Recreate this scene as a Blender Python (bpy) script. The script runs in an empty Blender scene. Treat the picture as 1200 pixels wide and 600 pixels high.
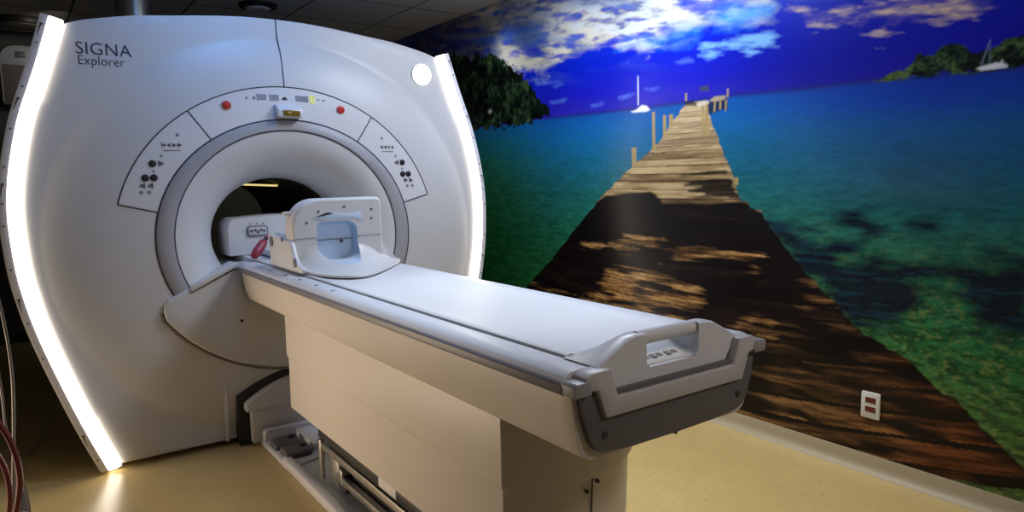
import bpy, bmesh, math, random
import numpy as np
from mathutils import Vector, Matrix

random.seed(4)
sc = bpy.context.scene
COL = sc.collection
PI = math.pi

# ------------------------------------------------------------------ materials
def srgb(r, g, b):
    f = lambda c: (c / 255 / 12.92) if c / 255 <= 0.04045 else ((c / 255 + 0.055) / 1.055) ** 2.4
    return (f(r), f(g), f(b), 1.0)

def mat(name, col, rough=0.4, metal=0.0, noise=0.0, scale=20.0, bump=0.0, spec=0.5, coat=0.0, rvar=0.0):
    m = bpy.data.materials.new(name); m.use_nodes = True
    nt = m.node_tree; b = nt.nodes['Principled BSDF']
    b.inputs['Base Color'].default_value = col
    b.inputs['Roughness'].default_value = rough
    b.inputs['Metallic'].default_value = metal
    b.inputs['Specular IOR Level'].default_value = spec
    b.inputs['Coat Weight'].default_value = coat
    if noise or bump or rvar:
        tc = nt.nodes.new('ShaderNodeTexCoord'); nz = nt.nodes.new('ShaderNodeTexNoise')
        nz.inputs['Scale'].default_value = scale; nz.inputs['Detail'].default_value = 5
        nt.links.new(tc.outputs['Object'], nz.inputs['Vector'])
        if noise:
            mx = nt.nodes.new('ShaderNodeMix'); mx.data_type = 'RGBA'
            mx.inputs[6].default_value = tuple(c * (1 - noise) for c in col[:3]) + (1,)
            mx.inputs[7].default_value = tuple(min(1, c * (1 + noise)) for c in col[:3]) + (1,)
            nt.links.new(nz.outputs['Fac'], mx.inputs[0]); nt.links.new(mx.outputs[2], b.inputs['Base Color'])
        if rvar:
            mr = nt.nodes.new('ShaderNodeMapRange')
            mr.inputs[3].default_value = rough - rvar; mr.inputs[4].default_value = rough + rvar
            nt.links.new(nz.outputs['Fac'], mr.inputs[0]); nt.links.new(mr.outputs[0], b.inputs['Roughness'])
        if bump:
            bp = nt.nodes.new('ShaderNodeBump'); bp.inputs['Strength'].default_value = bump
            bp.inputs['Distance'].default_value = 0.01
            nt.links.new(nz.outputs['Fac'], bp.inputs['Height']); nt.links.new(bp.outputs[0], b.inputs['Normal'])
    return m

def emit(name, col, strength, rough=0.5):
    m = mat(name, (0.8, 0.8, 0.8, 1), rough)
    b = m.node_tree.nodes['Principled BSDF']
    b.inputs['Emission Color'].default_value = col
    b.inputs['Emission Strength'].default_value = strength
    return m

M = dict(
    shell=mat('scanner_shell_white', (0.60, 0.60, 0.60, 1), 0.40, noise=0.015, scale=3),
    panel=mat('scanner_panel_white', (0.69, 0.69, 0.70, 1), 0.34, noise=0.01, scale=4),
    flare=mat('bore_flare_white', (0.68, 0.68, 0.68, 1), 0.4, noise=0.01, scale=4),
    ring=mat('bore_ring_grey', (0.36, 0.36, 0.38, 1), 0.42, noise=0.02, scale=30),
    seam=mat('seam_dark', (0.035, 0.04, 0.06, 1), 0.6),
    bore=mat('bore_liner_shade_brown', (0.060, 0.045, 0.038, 1), 0.75, noise=0.1, scale=6),  # dark base colour stands in for the shade inside the unlit bore
    trim=mat('light_trim_white', (0.80, 0.79, 0.78, 1), 0.4),
    black=mat('black_plastic', (0.012, 0.011, 0.011, 1), 0.5),
    dark=mat('dark_metal', (0.03, 0.028, 0.027, 1), 0.5, noise=0.2, scale=15),
    key_black=mat('key_black', (0.012, 0.012, 0.02, 1), 0.4),
    key_grey=mat('key_grey', (0.10, 0.10, 0.13, 1), 0.5),
    icon=mat('icon_grey', (0.22, 0.23, 0.28, 1), 0.6),
    lcd=mat('display_grey', (0.24, 0.26, 0.32, 1), 0.3),
    red=mat('button_red', (0.55, 0.025, 0.02, 1), 0.35),
    redrim=mat('button_rim_pink', (0.62, 0.42, 0.42, 1), 0.4),
    amber=mat('amber_window', (0.22, 0.13, 0.01, 1), 0.15, noise=0.5, scale=60),
    text=mat('lettering_navy', (0.018, 0.032, 0.075, 1), 0.5),
    cradle=mat('cradle_white', (0.68, 0.685, 0.70, 1), 0.46, noise=0.02, scale=3, rvar=0.05),
    rail=mat('rail_white', (0.66, 0.68, 0.73, 1), 0.34, noise=0.01),
    bumper=mat('bumper_grey', (0.15, 0.15, 0.18, 1), 0.42, noise=0.05, scale=40),
    skirt=mat('table_skirt_cream', (0.64, 0.59, 0.53, 1), 0.45, noise=0.02, scale=4),
    cap=mat('corner_cap_grey', (0.30, 0.30, 0.33, 1), 0.4),
    endgrey=mat('end_panel_grey', (0.125, 0.12, 0.135, 1), 0.5, noise=0.04, scale=60, bump=0.05),
    endframe=mat('end_frame_white', (0.50, 0.49, 0.50, 1), 0.4),
    chrome=mat('brushed_steel', (0.62, 0.60, 0.56, 1), 0.28, metal=0.9, noise=0.05, scale=50),
    tray=mat('tray_offwhite', (0.60, 0.60, 0.62, 1), 0.38, noise=0.02),
    pedal=mat('pedal_grey', (0.10, 0.10, 0.105, 1), 0.5, noise=0.08, scale=70),
    coil=mat('coil_white', (0.72, 0.72, 0.72, 1), 0.35, noise=0.01),
    pocket=mat('coil_pocket_blue', (0.60, 0.73, 0.88, 1), 0.35, noise=0.03, scale=8),
    port=mat('port_cap_grey', (0.16, 0.17, 0.19, 1), 0.45),
    bulb=mat('bulb_crimson', (0.36, 0.035, 0.065, 1), 0.4, noise=0.06, scale=30),
    pink=mat('bulb_tip_pink', (0.72, 0.25, 0.36, 1), 0.4),
    white=mat('plain_white', (0.7, 0.7, 0.68, 1), 0.4),
    socket=mat('socket_maroon', (0.12, 0.012, 0.010, 1), 0.4),
    metalpipe=mat('duct_metal', (0.33, 0.33, 0.30, 1), 0.30, metal=0.85, noise=0.06, scale=8),
    cable=mat('cable_white', (0.13, 0.115, 0.09, 1), 0.5),
    redcable=mat('cable_red', (0.10, 0.008, 0.012, 1), 0.35),
    beige=mat('box_taupe', (0.20, 0.17, 0.14, 1), 0.6),
    base=mat('skirting_beige', (0.38, 0.32, 0.205, 1), 0.5, noise=0.04, scale=10),
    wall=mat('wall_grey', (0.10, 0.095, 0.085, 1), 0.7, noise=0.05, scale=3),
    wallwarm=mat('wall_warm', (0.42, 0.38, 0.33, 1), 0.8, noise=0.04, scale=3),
    light=emit('strip_light_warm', (1.0, 0.88, 0.72, 1), 8.0),
    badge=emit('round_lamp_white', (1.0, 0.98, 0.95, 1), 3.0),
    boreglow=emit('bore_lamp_yellow', (1.0, 0.80, 0.30, 1), 0.85),
    digit=emit('digit_yellow', (0.75, 0.85, 0.02, 1), 0.9),
)

M['digit'].node_tree.nodes['Principled BSDF'].inputs['Base Color'].default_value = (0.1, 0.1, 0.0, 1)

# ------------------------------------------------------------------ helpers
def tag(o, label, cat, group=None, kind=None):
    if label: o['label'] = label
    if cat: o['category'] = cat
    if group: o['group'] = group
    if kind: o['kind'] = kind
    return o

def thing(name, label, cat, loc=(0, 0, 0), group=None):
    o = bpy.data.objects.new(name, None); COL.objects.link(o)
    o.location = loc; o.empty_display_size = 0.1
    return tag(o, label, cat, group)

def origin(o):
    v = Vector((0, 0, 0))
    while o is not None:
        v += o.location; o = o.parent
    return v

def obj(name, bm, m, parent=None, smooth=40, label=None):
    """bm is in world coordinates; it becomes ONE mesh object."""
    bmesh.ops.recalc_face_normals(bm, faces=bm.faces)
    off = origin(parent) if parent else Vector((0, 0, 0))
    if parent: bmesh.ops.translate(bm, verts=bm.verts, vec=-off)
    me = bpy.data.meshes.new(name); bm.to_mesh(me); bm.free()
    ms = m if isinstance(m, (list, tuple)) else [m]
    for q in ms: me.materials.append(q)
    if smooth:
        me.polygons.foreach_set('use_smooth', [True] * len(me.polygons))
        me.set_sharp_from_angle(angle=math.radians(smooth))
    o = bpy.data.objects.new(name, me); COL.objects.link(o)
    if parent: o.parent = parent
    if label: o['label'] = label
    return o

def base_obj(name, bm, m, base, label, cat, group=None, smooth=40):
    """single-mesh top-level thing, its origin at base"""
    bmesh.ops.translate(bm, verts=bm.verts, vec=-Vector(base))
    o = obj(name, bm, m, None, smooth); o.location = base
    return tag(o, label, cat, group)

def bevel(bm, w, seg=2, ang=30, edges=None):
    if edges is None:
        bm.normal_update()
        edges = [e for e in bm.edges if len(e.link_faces) == 2 and e.calc_face_angle(0) > math.radians(ang)]
    if w > 0 and edges:
        bmesh.ops.bevel(bm, geom=edges, offset=w, segments=seg, profile=0.5, affect='EDGES', clamp_overlap=True)
    return bm

def add(bm, other):
    me = bpy.data.meshes.new('tmp'); other.to_mesh(me); other.free()
    bm.from_mesh(me); bpy.data.meshes.remove(me); return bm

def box(x0, x1, y0, y1, z0, z1, bv=0.0, seg=2):
    bm = bmesh.new()
    bmesh.ops.create_cube(bm, size=1, matrix=Matrix.Translation(((x0+x1)/2, (y0+y1)/2, (z0+z1)/2)) @ Matrix.Diagonal((abs(x1-x0), abs(y1-y0), abs(z1-z0), 1)))
    if bv: bevel(bm, bv, seg)
    return bm

def prism(pts, axis, a, b, bv=0.0, seg=2):
    """polygon pts in the plane perpendicular to axis ('y': (x,z), 'x': (y,z), 'z': (x,y)), extruded a..b"""
    bm = bmesh.new()
    def P(p, t):
        return {'y': (p[0], t, p[1]), 'x': (t, p[0], p[1]), 'z': (p[0], p[1], t)}[axis]
    v0 = [bm.verts.new(P(p, a)) for p in pts]; v1 = [bm.verts.new(P(p, b)) for p in pts]
    bm.faces.new(v0); bm.faces.new(v1[::-1])
    n = len(pts)
    for i in range(n):
        bm.faces.new((v0[i], v0[(i+1) % n], v1[(i+1) % n], v1[i]))
    bmesh.ops.recalc_face_normals(bm, faces=bm.faces)
    if bv: bevel(bm, bv, seg, 25)
    return bm

def loft(rings, caps=True, closed=True):
    bm = bmesh.new(); V = [[bm.verts.new(p) for p in r] for r in rings]
    n = len(V[0])
    for a, b in zip(V, V[1:]):
        for i in range(n if closed else n - 1):
            j = (i + 1) % n
            bm.faces.new((a[i], a[j], b[j], b[i]))
    if caps and closed:
        bm.faces.new(V[0][::-1]); bm.faces.new(V[-1])
    return bm

def tube(path, r, n=8, caps=True):
    path = [Vector(p) for p in path]; rings = []
    up = Vector((0, 0, 1))
    rr = r if isinstance(r, (list, tuple)) else [r] * len(path)
    t0 = (path[1] - path[0]).normalized()
    nrm = t0.cross(up if abs(t0.z) < 0.9 else Vector((1, 0, 0))).normalized()
    for i, p in enumerate(path):
        t = (path[min(i+1, len(path)-1)] - path[max(i-1, 0)]).normalized()
        nrm = (nrm - t * nrm.dot(t)).normalized(); bn = t.cross(nrm)
        rings.append([p + (nrm * math.cos(2*PI*k/n) + bn * math.sin(2*PI*k/n)) * rr[i] for k in range(n)])
    return loft(rings, caps)

def smooth_path(pts, k=8):
    pts = [Vector(p) for p in pts]; out = []
    for i in range(len(pts) - 1):
        p0, p1, p2, p3 = pts[max(i-1, 0)], pts[i], pts[i+1], pts[min(i+2, len(pts)-1)]
        for j in range(k):
            t = j / k
            out.append(0.5 * ((2*p1) + (p2-p0)*t + (2*p0-5*p1+4*p2-p3)*t*t + (3*p1-p0-3*p2+p3)*t**3))
    out.append(pts[-1]); return out

def cyl(p, d, r, h, n=24, bv=0.0, r2=None):
    """cylinder from p along direction d"""
    d = Vector(d).normalized(); p = Vector(p)
    bm = bmesh.new()
    q = d.to_track_quat('Z', 'Y').to_matrix().to_4x4()
    bmesh.ops.create_cone(bm, cap_ends=True, segments=n, radius1=r, radius2=r if r2 is None else r2, depth=h,
                          matrix=Matrix.Translation(p + d*h/2) @ q)
    if bv: bevel(bm, bv, 2, 50)
    return bm

def boolean(o, cutters):
    for c in cutters:
        md = o.modifiers.new('b', 'BOOLEAN'); md.operation = 'DIFFERENCE'; md.object = c; md.solver = 'EXACT'; md.material_mode = 'TRANSFER'
    bpy.context.view_layer.update()
    dg = bpy.context.evaluated_depsgraph_get()
    me = bpy.data.meshes.new_from_object(o.evaluated_get(dg))
    o.modifiers.clear(); old = o.data; o.data = me; bpy.data.meshes.remove(old)
    for c in cutters:
        d = c.data; bpy.data.objects.remove(c); bpy.data.meshes.remove(d)
    me.polygons.foreach_set('use_smooth', [True] * len(me.polygons))
    me.set_sharp_from_angle(angle=math.radians(35))

def lerp(a, b, t): return a + (b - a) * t

# ------------------------------------------------------------------ room shell
WX, CZ = 1.8412, 2.632
YB, YF, XL = 3.62, -4.7, -2.6
def struct(name, bm, m, smooth=0):
    o = obj(name, bm, m, None, smooth); o['kind'] = 'structure'; return o

# floor: speckled sheet vinyl
mf = mat('floor_vinyl', (0.53, 0.395, 0.165, 1), 0.30, noise=0.10, scale=7, rvar=0.05)
nt = mf.node_tree
b = nt.nodes['Principled BSDF']
tc = nt.nodes.new('ShaderNodeTexCoord')
n2 = nt.nodes.new('ShaderNodeTexNoise'); n2.inputs['Scale'].default_value = 38; n2.inputs['Detail'].default_value = 3
rp = nt.nodes.new('ShaderNodeValToRGB')
rp.color_ramp.elements[0].position = 0.30; rp.color_ramp.elements[0].color = (0.62, 0.60, 0.55, 1)
rp.color_ramp.elements[1].position = 0.42; rp.color_ramp.elements[1].color = (1, 1, 1, 1)
src = b.inputs['Base Color'].links[0].from_socket
mm = nt.nodes.new('ShaderNodeMix'); mm.data_type = 'RGBA'; mm.blend_type = 'MULTIPLY'; mm.inputs[0].default_value = 0.5
nt.links.new(tc.outputs['Object'], n2.inputs['Vector']); nt.links.new(n2.outputs['Fac'], rp.inputs[0])
nt.links.new(src, mm.inputs[6]); nt.links.new(rp.outputs[0], mm.inputs[7]); nt.links.new(mm.outputs[2], b.inputs['Base Color'])
struct('floor', box(XL-.1, WX+.1, YF-.1, YB+.1, -0.1, 0), mf)

# ceiling: 0.6 m tiles, the joints are thin dark lines
mc = mat('ceiling_tiles', (0.78, 0.77, 0.75, 1), 0.65, noise=0.03, scale=2)
nt = mc.node_tree; b = nt.nodes['Principled BSDF']
tc = nt.nodes.new('ShaderNodeTexCoord'); sp = nt.nodes.new('ShaderNodeSeparateXYZ')
nt.links.new(tc.outputs['Object'], sp.inputs[0])
lines = []
for ax, off, step in (('X', 0.675, 0.705), ('Y', 1.21, 0.705)):
    s = nt.nodes.new('ShaderNodeMath'); s.operation = 'SUBTRACT'; s.inputs[1].default_value = off - step / 2 + 20 * step * -1
    d = nt.nodes.new('ShaderNodeMath'); d.operation = 'DIVIDE'; d.inputs[1].default_value = step
    f = nt.nodes.new('ShaderNodeMath'); f.operation = 'FRACT'
    c = nt.nodes.new('ShaderNodeMath'); c.operation = 'COMPARE'; c.inputs[1].default_value = 0.5; c.inputs[2].default_value = 0.010
    nt.links.new(sp.outputs[ax], s.inputs[0]); nt.links.new(s.outputs[0], d.inputs[0]); nt.links.new(d.outputs[0], f.inputs[0]); nt.links.new(f.outputs[0], c.inputs[0])
    lines.append(c)
mx = nt.nodes.new('ShaderNodeMath'); mx.operation = 'MAXIMUM'
nt.links.new(lines[0].outputs[0], mx.inputs[0]); nt.links.new(lines[1].outputs[0], mx.inputs[1])
src = b.inputs['Base Color'].links[0].from_socket
mm = nt.nodes.new('ShaderNodeMix'); mm.data_type = 'RGBA'
nt.links.new(mx.outputs[0], mm.inputs[0]); nt.links.new(src, mm.inputs[6]); mm.inputs[7].default_value = (0.06, 0.055, 0.05, 1)
nt.links.new(mm.outputs[2], b.inputs['Base Color'])
struct('ceiling', box(XL-.1, WX+.1, YF-.1, YB+.1, CZ, CZ+.1), mc)
struct('wall_right', box(WX+.006, WX+.12, YF-.1, YB+.1, 0, CZ), M['wallwarm'])
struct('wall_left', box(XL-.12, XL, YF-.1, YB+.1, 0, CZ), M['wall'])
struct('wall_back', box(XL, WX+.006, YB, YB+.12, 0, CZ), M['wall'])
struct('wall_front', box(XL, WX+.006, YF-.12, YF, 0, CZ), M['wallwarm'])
# coved skirting along the mural wall
cove = [(WX+.006, 0.0), (WX-.045, 0.0), (WX-.030, .006), (WX-.016, .020), (WX-.009, .040), (WX-.006, .072), (WX-.003, .078), (WX+.006, .078)]
struct('baseboard_right', prism(cove, 'y', YF, YB), M['base'], 40)
struct('baseboard_back', box(XL, WX-.05, YB-.015, YB, 0, .08, .004), M['dark'])

# ------------------------------------------------------------------ mural (a printed picture on the right wall)
# outlines in wall metres: (distance along the wall to the right, height)
MUR = {
    'horizon': [(-1.038,1.732),(-0.074,1.737),(0.788,1.729),(1.376,1.736),(1.756,1.728),(2.111,1.724),(2.636,1.707)],
    'isleL': [(-1.61,2.369),(-1.456,2.319),(-1.37,2.375),(-1.253,2.31),(-1.199,2.336),(-1.125,2.272),(-1.036,2.298),(-0.965,2.249),(-0.903,2.297),(-0.823,2.254),(-0.742,2.254),(-0.666,2.188),(-0.59,2.171),(-0.528,2.102),(-0.455,2.092),(-0.396,2.025),(-0.336,2.0),(-0.288,1.93),(-0.23,1.901),(-0.184,1.839),(-0.128,1.81),(-0.101,1.762),(-0.12,1.735),(-0.573,1.726),(-1.038,1.726),(-1.879,1.728)],
    'isleR': [(2.068,1.719),(2.129,1.733),(2.187,1.757),(2.234,1.768),(2.259,1.802),(2.317,1.806),(2.354,1.824),(2.398,1.824),(2.434,1.811),(2.493,1.796),(2.536,1.802),(2.576,1.814),(2.609,1.817),(2.669,1.813),(2.707,1.813),(2.713,1.706),(2.498,1.71),(2.347,1.716),(2.182,1.716)],
    'deckL': [(1.059,1.723),(0.981,1.646),(0.887,1.533),(0.769,1.46),(0.686,1.413),(0.504,1.292),(0.348,1.173),(0.181,1.029),(-0.092,0.791),(-0.395,0.557),(-0.859,0.146),(-2.05,-0.759)],
    'deckR': [(1.193,1.728),(1.228,1.627),(1.279,1.535),(1.33,1.423),(1.374,1.334),(1.429,1.203),(1.475,1.19),(1.491,1.165),(1.546,1.158),(1.616,1.067),(1.712,0.96),(1.796,0.873),(1.871,0.812),(1.978,0.718),(2.053,0.639),(2.176,0.584),(2.267,0.553),(2.356,0.491),(2.401,0.437),(2.472,0.426),(2.505,0.392),(2.615,0.294),(2.719,0.208),(2.803,0.139)],
    'shadowtop': [(-1.068,1.056),(0.348,1.173),(0.443,1.217),(0.615,1.235),(0.804,1.246),(0.87,1.208),(0.897,1.179),(1.048,1.182),(1.224,1.181),(1.429,1.198),(1.59,1.142)],
    'sh1': [(1.003,1.338),(1.135,1.35),(1.221,1.358),(1.331,1.356),(1.364,1.329),(1.25,1.331),(1.118,1.328),(1.046,1.328)],
    'sh2': [(1.065,1.281),(1.136,1.304),(1.25,1.317),(1.364,1.325),(1.397,1.259),(1.419,1.216),(1.334,1.228),(1.224,1.213),(1.137,1.211),(1.195,1.24),(1.095,1.253),(1.177,1.277)],
    'lit': [[(0.213,0.878),(0.297,0.895),(0.394,0.886),(0.37,0.873),(0.264,0.865)],[(0.465,0.923),(0.615,0.949),(0.791,0.97),(0.956,0.941),(0.859,0.924),(0.687,0.917),(0.541,0.912)],[(0.593,0.968),(0.722,0.971),(0.845,0.953),(0.924,0.954),(0.791,0.95),(0.666,0.952)],[(0.826,0.907),(0.988,0.924),(1.2,0.921),(1.393,0.931),(1.561,0.931),(1.537,0.908),(1.518,0.876),(1.34,0.877),(1.171,0.876),(1.051,0.875),(0.892,0.867),(1.051,0.895)],[(0.327,0.534),(0.409,0.667),(0.518,0.744),(0.687,0.772),(0.826,0.75),(0.99,0.738),(1.144,0.712),(1.233,0.657),(1.163,0.599),(1.116,0.573),(0.861,0.565),(0.615,0.573),(0.44,0.566)],[(-0.394,0.576),(-0.272,0.553),(-0.097,0.537),(0.343,0.542),(0.793,0.535),(1.055,0.534),(1.043,0.523),(0.578,0.514),(0.175,0.513),(-0.194,0.513)],[(1.433,0.561),(1.505,0.596),(1.604,0.594),(1.63,0.546),(1.531,0.546)]],
    'brown': [[(1.293,0.44),(1.506,0.533),(1.631,0.511),(1.794,0.499),(1.862,0.442),(1.989,0.408),(2.127,0.416),(2.272,0.443),(2.408,0.424),(2.859,0.062),(2.439,-0.224),(1.064,-0.208)],[(2.085,0.501),(2.178,0.543),(2.268,0.546),(2.355,0.506),(2.39,0.463),(2.237,0.442),(2.126,0.439)],[(1.978,0.718),(1.872,0.792),(1.808,0.751),(1.874,0.727)]],
    'seadark': [[(1.668,0.885),(1.712,0.981),(1.778,1.006),(1.856,1.023),(1.927,1.005),(1.969,0.961),(2.105,0.961),(2.215,0.944),(2.382,0.977),(2.714,1.022),(2.73,0.722),(2.637,0.689),(2.579,0.695),(2.519,0.718),(2.501,0.784),(2.477,0.832),(2.465,0.882),(2.433,0.913),(2.337,0.899),(2.288,0.872),(2.317,0.829),(2.325,0.794),(2.261,0.7),(2.174,0.648),(2.041,0.649),(1.937,0.74),(1.828,0.827)],[(1.964,1.123),(2.041,1.149),(2.098,1.14),(2.144,1.094),(2.12,1.067),(2.063,1.075)],[(2.276,1.122),(2.325,1.148),(2.374,1.14),(2.36,1.098),(2.312,1.088)],[(1.591,1.091),(1.732,1.073),(1.864,1.04),(2.065,1.026),(2.029,0.966),(1.78,0.945),(1.665,0.999)]],
    'cloud_main': [(-2.872,2.604),(-2.14,2.605),(-1.519,2.674),(-0.993,2.702),(-0.646,2.749),(0.033,2.702),(1.033,2.456),(1.365,2.292),(1.562,2.208),(1.587,2.147),(1.468,2.155),(1.316,2.135),(1.209,2.126),(1.107,2.122),(1.067,2.102),(0.977,2.1),(0.915,2.073),(0.786,2.08),(0.65,2.106),(0.507,2.114),(0.394,2.116),(0.276,2.114),(0.11,2.117),(-0.021,2.114),(-0.113,2.093),(-0.141,2.063),(-0.275,2.057),(-0.374,2.058),(-0.56,2.106),(-0.895,2.207),(-1.54,2.331)],
    'cloud_whiteband': [(-0.652,2.582),(-0.339,2.622),(0.358,2.572),(1.364,2.334),(1.315,2.22),(1.152,2.175),(0.976,2.155),(0.786,2.113),(0.615,2.122),(0.356,2.189),(0.277,2.281),(-0.063,2.287),(-0.152,2.414),(-0.443,2.493)],
    'cloud_r1': [(1.679,2.113),(1.788,2.068),(1.93,2.063),(2.026,2.036),(2.168,2.042),(2.267,2.061),(2.565,2.019),(2.527,1.967),(2.457,1.95),(2.368,1.936),(2.273,1.94),(2.207,1.932),(2.121,1.913),(2.096,1.931),(2.155,1.949),(2.101,1.969),(2.028,1.986),(1.989,2.022),(1.931,2.026),(1.892,1.996),(1.832,2.0),(1.789,2.038)],
    'cloud_r2': [(1.2,1.992),(1.318,2.016),(1.472,2.0),(1.559,1.977),(1.472,1.967),(1.319,1.965),(1.239,1.973)],
    'cloud_s': [[(-0.116,1.952),(0.021,1.97),(0.055,1.944),(-0.07,1.93)],[(0.507,2.003),(0.636,2.015),(0.629,1.996),(0.536,1.994)],[(0.767,1.833),(0.866,1.845),(0.879,1.835),(0.821,1.817)],[(0.297,1.788),(0.415,1.798),(0.4,1.784),(0.329,1.78)],[(0.543,1.811),(0.686,1.822),(0.679,1.813),(0.579,1.803)],[(-0.286,2.001),(0.021,1.981),(0.047,1.961),(-0.162,1.963),(-0.258,1.974)],[(-0.118,1.85),(0.063,1.854),(0.018,1.836),(-0.072,1.834)],[(0.978,1.957),(1.086,1.96),(1.109,1.948),(1.027,1.946)],[(0.865,2.058),(1.067,2.071),(1.142,2.063),(1.038,2.044),(0.947,2.031)]],
    'cyan': [[(0.507,2.089),(0.786,2.118),(1.037,2.144),(1.209,2.121),(1.125,2.075),(0.977,2.063),(0.685,2.101)],[(1.208,2.156),(1.367,2.167),(1.564,2.128),(1.469,2.098),(1.343,2.097),(1.253,2.105)]],
    'treeboatL': [(0.644,1.717),(0.686,1.723),(0.734,1.748),(0.774,1.74),(0.801,1.713),(0.768,1.706),(0.665,1.71)],
    'mastL': [(0.699,1.918),(0.707,1.917),(0.711,1.75),(0.702,1.751)],
    'boatR': [(2.48,1.725),(2.503,1.731),(2.531,1.734),(2.545,1.738),(2.559,1.733),(2.564,1.745),(2.57,1.731),(2.584,1.723),(2.582,1.714),(2.498,1.713)],
    'mastR': [(2.521,1.823),(2.523,1.822),(2.497,1.732),(2.494,1.733)],
    'mastR2': [(2.521,1.807),(2.524,1.807),(2.525,1.738),(2.522,1.738)],
    'posts': [[(0.815,1.702),(0.838,1.7),(0.842,1.482),(0.819,1.478)],[(0.899,1.676),(0.922,1.674),(0.923,1.555),(0.9,1.552)],[(0.944,1.677),(0.972,1.675),(0.975,1.618),(0.944,1.592)],[(0.651,1.505),(0.69,1.503),(0.69,1.398),(0.658,1.398)],[(1.17,1.703),(1.187,1.706),(1.19,1.54),(1.179,1.541)],[(1.193,1.706),(1.213,1.708),(1.224,1.543),(1.196,1.54)],[(1.38,1.32),(1.411,1.32),(1.412,1.281),(1.386,1.281)],[(1.334,1.775),(1.344,1.774),(1.343,1.731),(1.332,1.732)],[(1.324,1.715),(1.335,1.719),(1.331,1.663),(1.323,1.664)],[(1.059,1.782),(1.071,1.781),(1.071,1.74),(1.059,1.741)],[(1.287,1.719),(1.297,1.718),(1.298,1.674),(1.287,1.675)],[(1.254,1.718),(1.265,1.717),(1.26,1.664),(1.249,1.665)]],
    'dockdark': [(1.204,1.718),(1.259,1.726),(1.324,1.733),(1.34,1.71),(1.341,1.671),(1.298,1.67),(1.261,1.66),(1.222,1.654),(1.21,1.682)],
    'docktop': [(1.226,1.729),(1.259,1.744),(1.324,1.741),(1.324,1.724),(1.26,1.717),(1.232,1.72)],
    'deckend': [(1.136,1.716),(1.159,1.727),(1.215,1.726),(1.221,1.712),(1.182,1.698),(1.148,1.701)],
    'huts': [[(1.054,1.714),(1.059,1.737),(1.112,1.736),(1.141,1.724),(1.136,1.707)]],
    'flag': [(1.152,1.804),(1.214,1.806),(1.22,1.774),(1.198,1.777),(1.158,1.781)],
}

def sr(r, g, b): return np.array(srgb(r, g, b)[:3])

class Noise:
    def __init__(self, seed): self.t = np.random.RandomState(seed).rand(256, 256).astype(np.float32)
    def v(self, x, y):
        xi = np.floor(x).astype(int); yi = np.floor(y).astype(int); fx = x - xi; fy = y - yi
        fx = fx*fx*(3-2*fx); fy = fy*fy*(3-2*fy); t = self.t
        a = t[yi % 256, xi % 256]; b = t[yi % 256, (xi+1) % 256]; c = t[(yi+1) % 256, xi % 256]; d = t[(yi+1) % 256, (xi+1) % 256]
        return (a*(1-fx)+b*fx)*(1-fy) + (c*(1-fx)+d*fx)*fy
    def fbm(self, x, y, o=5):
        s = 0; a = .5; tot = 0
        for k in range(o):
            s = s + a*self.v(x + 17.3*k, y + 9.1*k); tot += a; a *= .5; x = x*2.03; y = y*2.03
        return s / tot

def inside(poly, S, Z):
    m = np.zeros(S.shape, bool); n = len(poly)
    for i in range(n):
        x0, y0 = poly[i]; x1, y1 = poly[(i+1) % n]
        if y0 == y1: continue
        c = ((y0 > Z) != (y1 > Z)) & (S < (x1-x0)*(Z-y0)/(y1-y0) + x0)
        m ^= c
    return m

def edge_dist(poly, S, Z):
    d = np.full(S.shape, 9.0, np.float32); n = len(poly)
    for i in range(n):
        ax, ay = poly[i]; bx, by = poly[(i+1) % n]; ux, uy = bx-ax, by-ay; L = ux*ux+uy*uy + 1e-12
        t = np.clip(((S-ax)*ux + (Z-ay)*uy)/L, 0, 1)
        d = np.minimum(d, np.hypot(S-ax-t*ux, Z-ay-t*uy))
    return d

def soft(poly, S, Z, w, j=None):
    """0..1 coverage with an edge about w wide; j jitters the outline"""
    ps = [p[0] for p in poly]; pz = [p[1] for p in poly]; g = w + .12
    out = np.zeros(S.shape, np.float32)
    k = (S > min(ps)-g) & (S < max(ps)+g) & (Z > min(pz)-g) & (Z < max(pz)+g)
    if not k.any(): return out
    s, z = S[k], Z[k]
    d = edge_dist(poly, s, z); sgn = np.where(inside(poly, s, z), 1, -1)*d
    if j is not None: sgn = sgn + j[k]
    out[k] = np.clip(sgn/w + .5, 0, 1)
    return out

def mixc(C, col, a): return C*(1-a[..., None]) + np.asarray(col)*a[..., None]
def sst(x, a, b):
    t = np.clip((x-a)/(b-a), 0, 1); return t*t*(3-2*t)
def ramp(x, stops):
    xs = [s[0] for s in stops]; return np.stack([np.interp(x, xs, [s[1][i] for s in stops]) for i in range(3)], -1)

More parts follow.
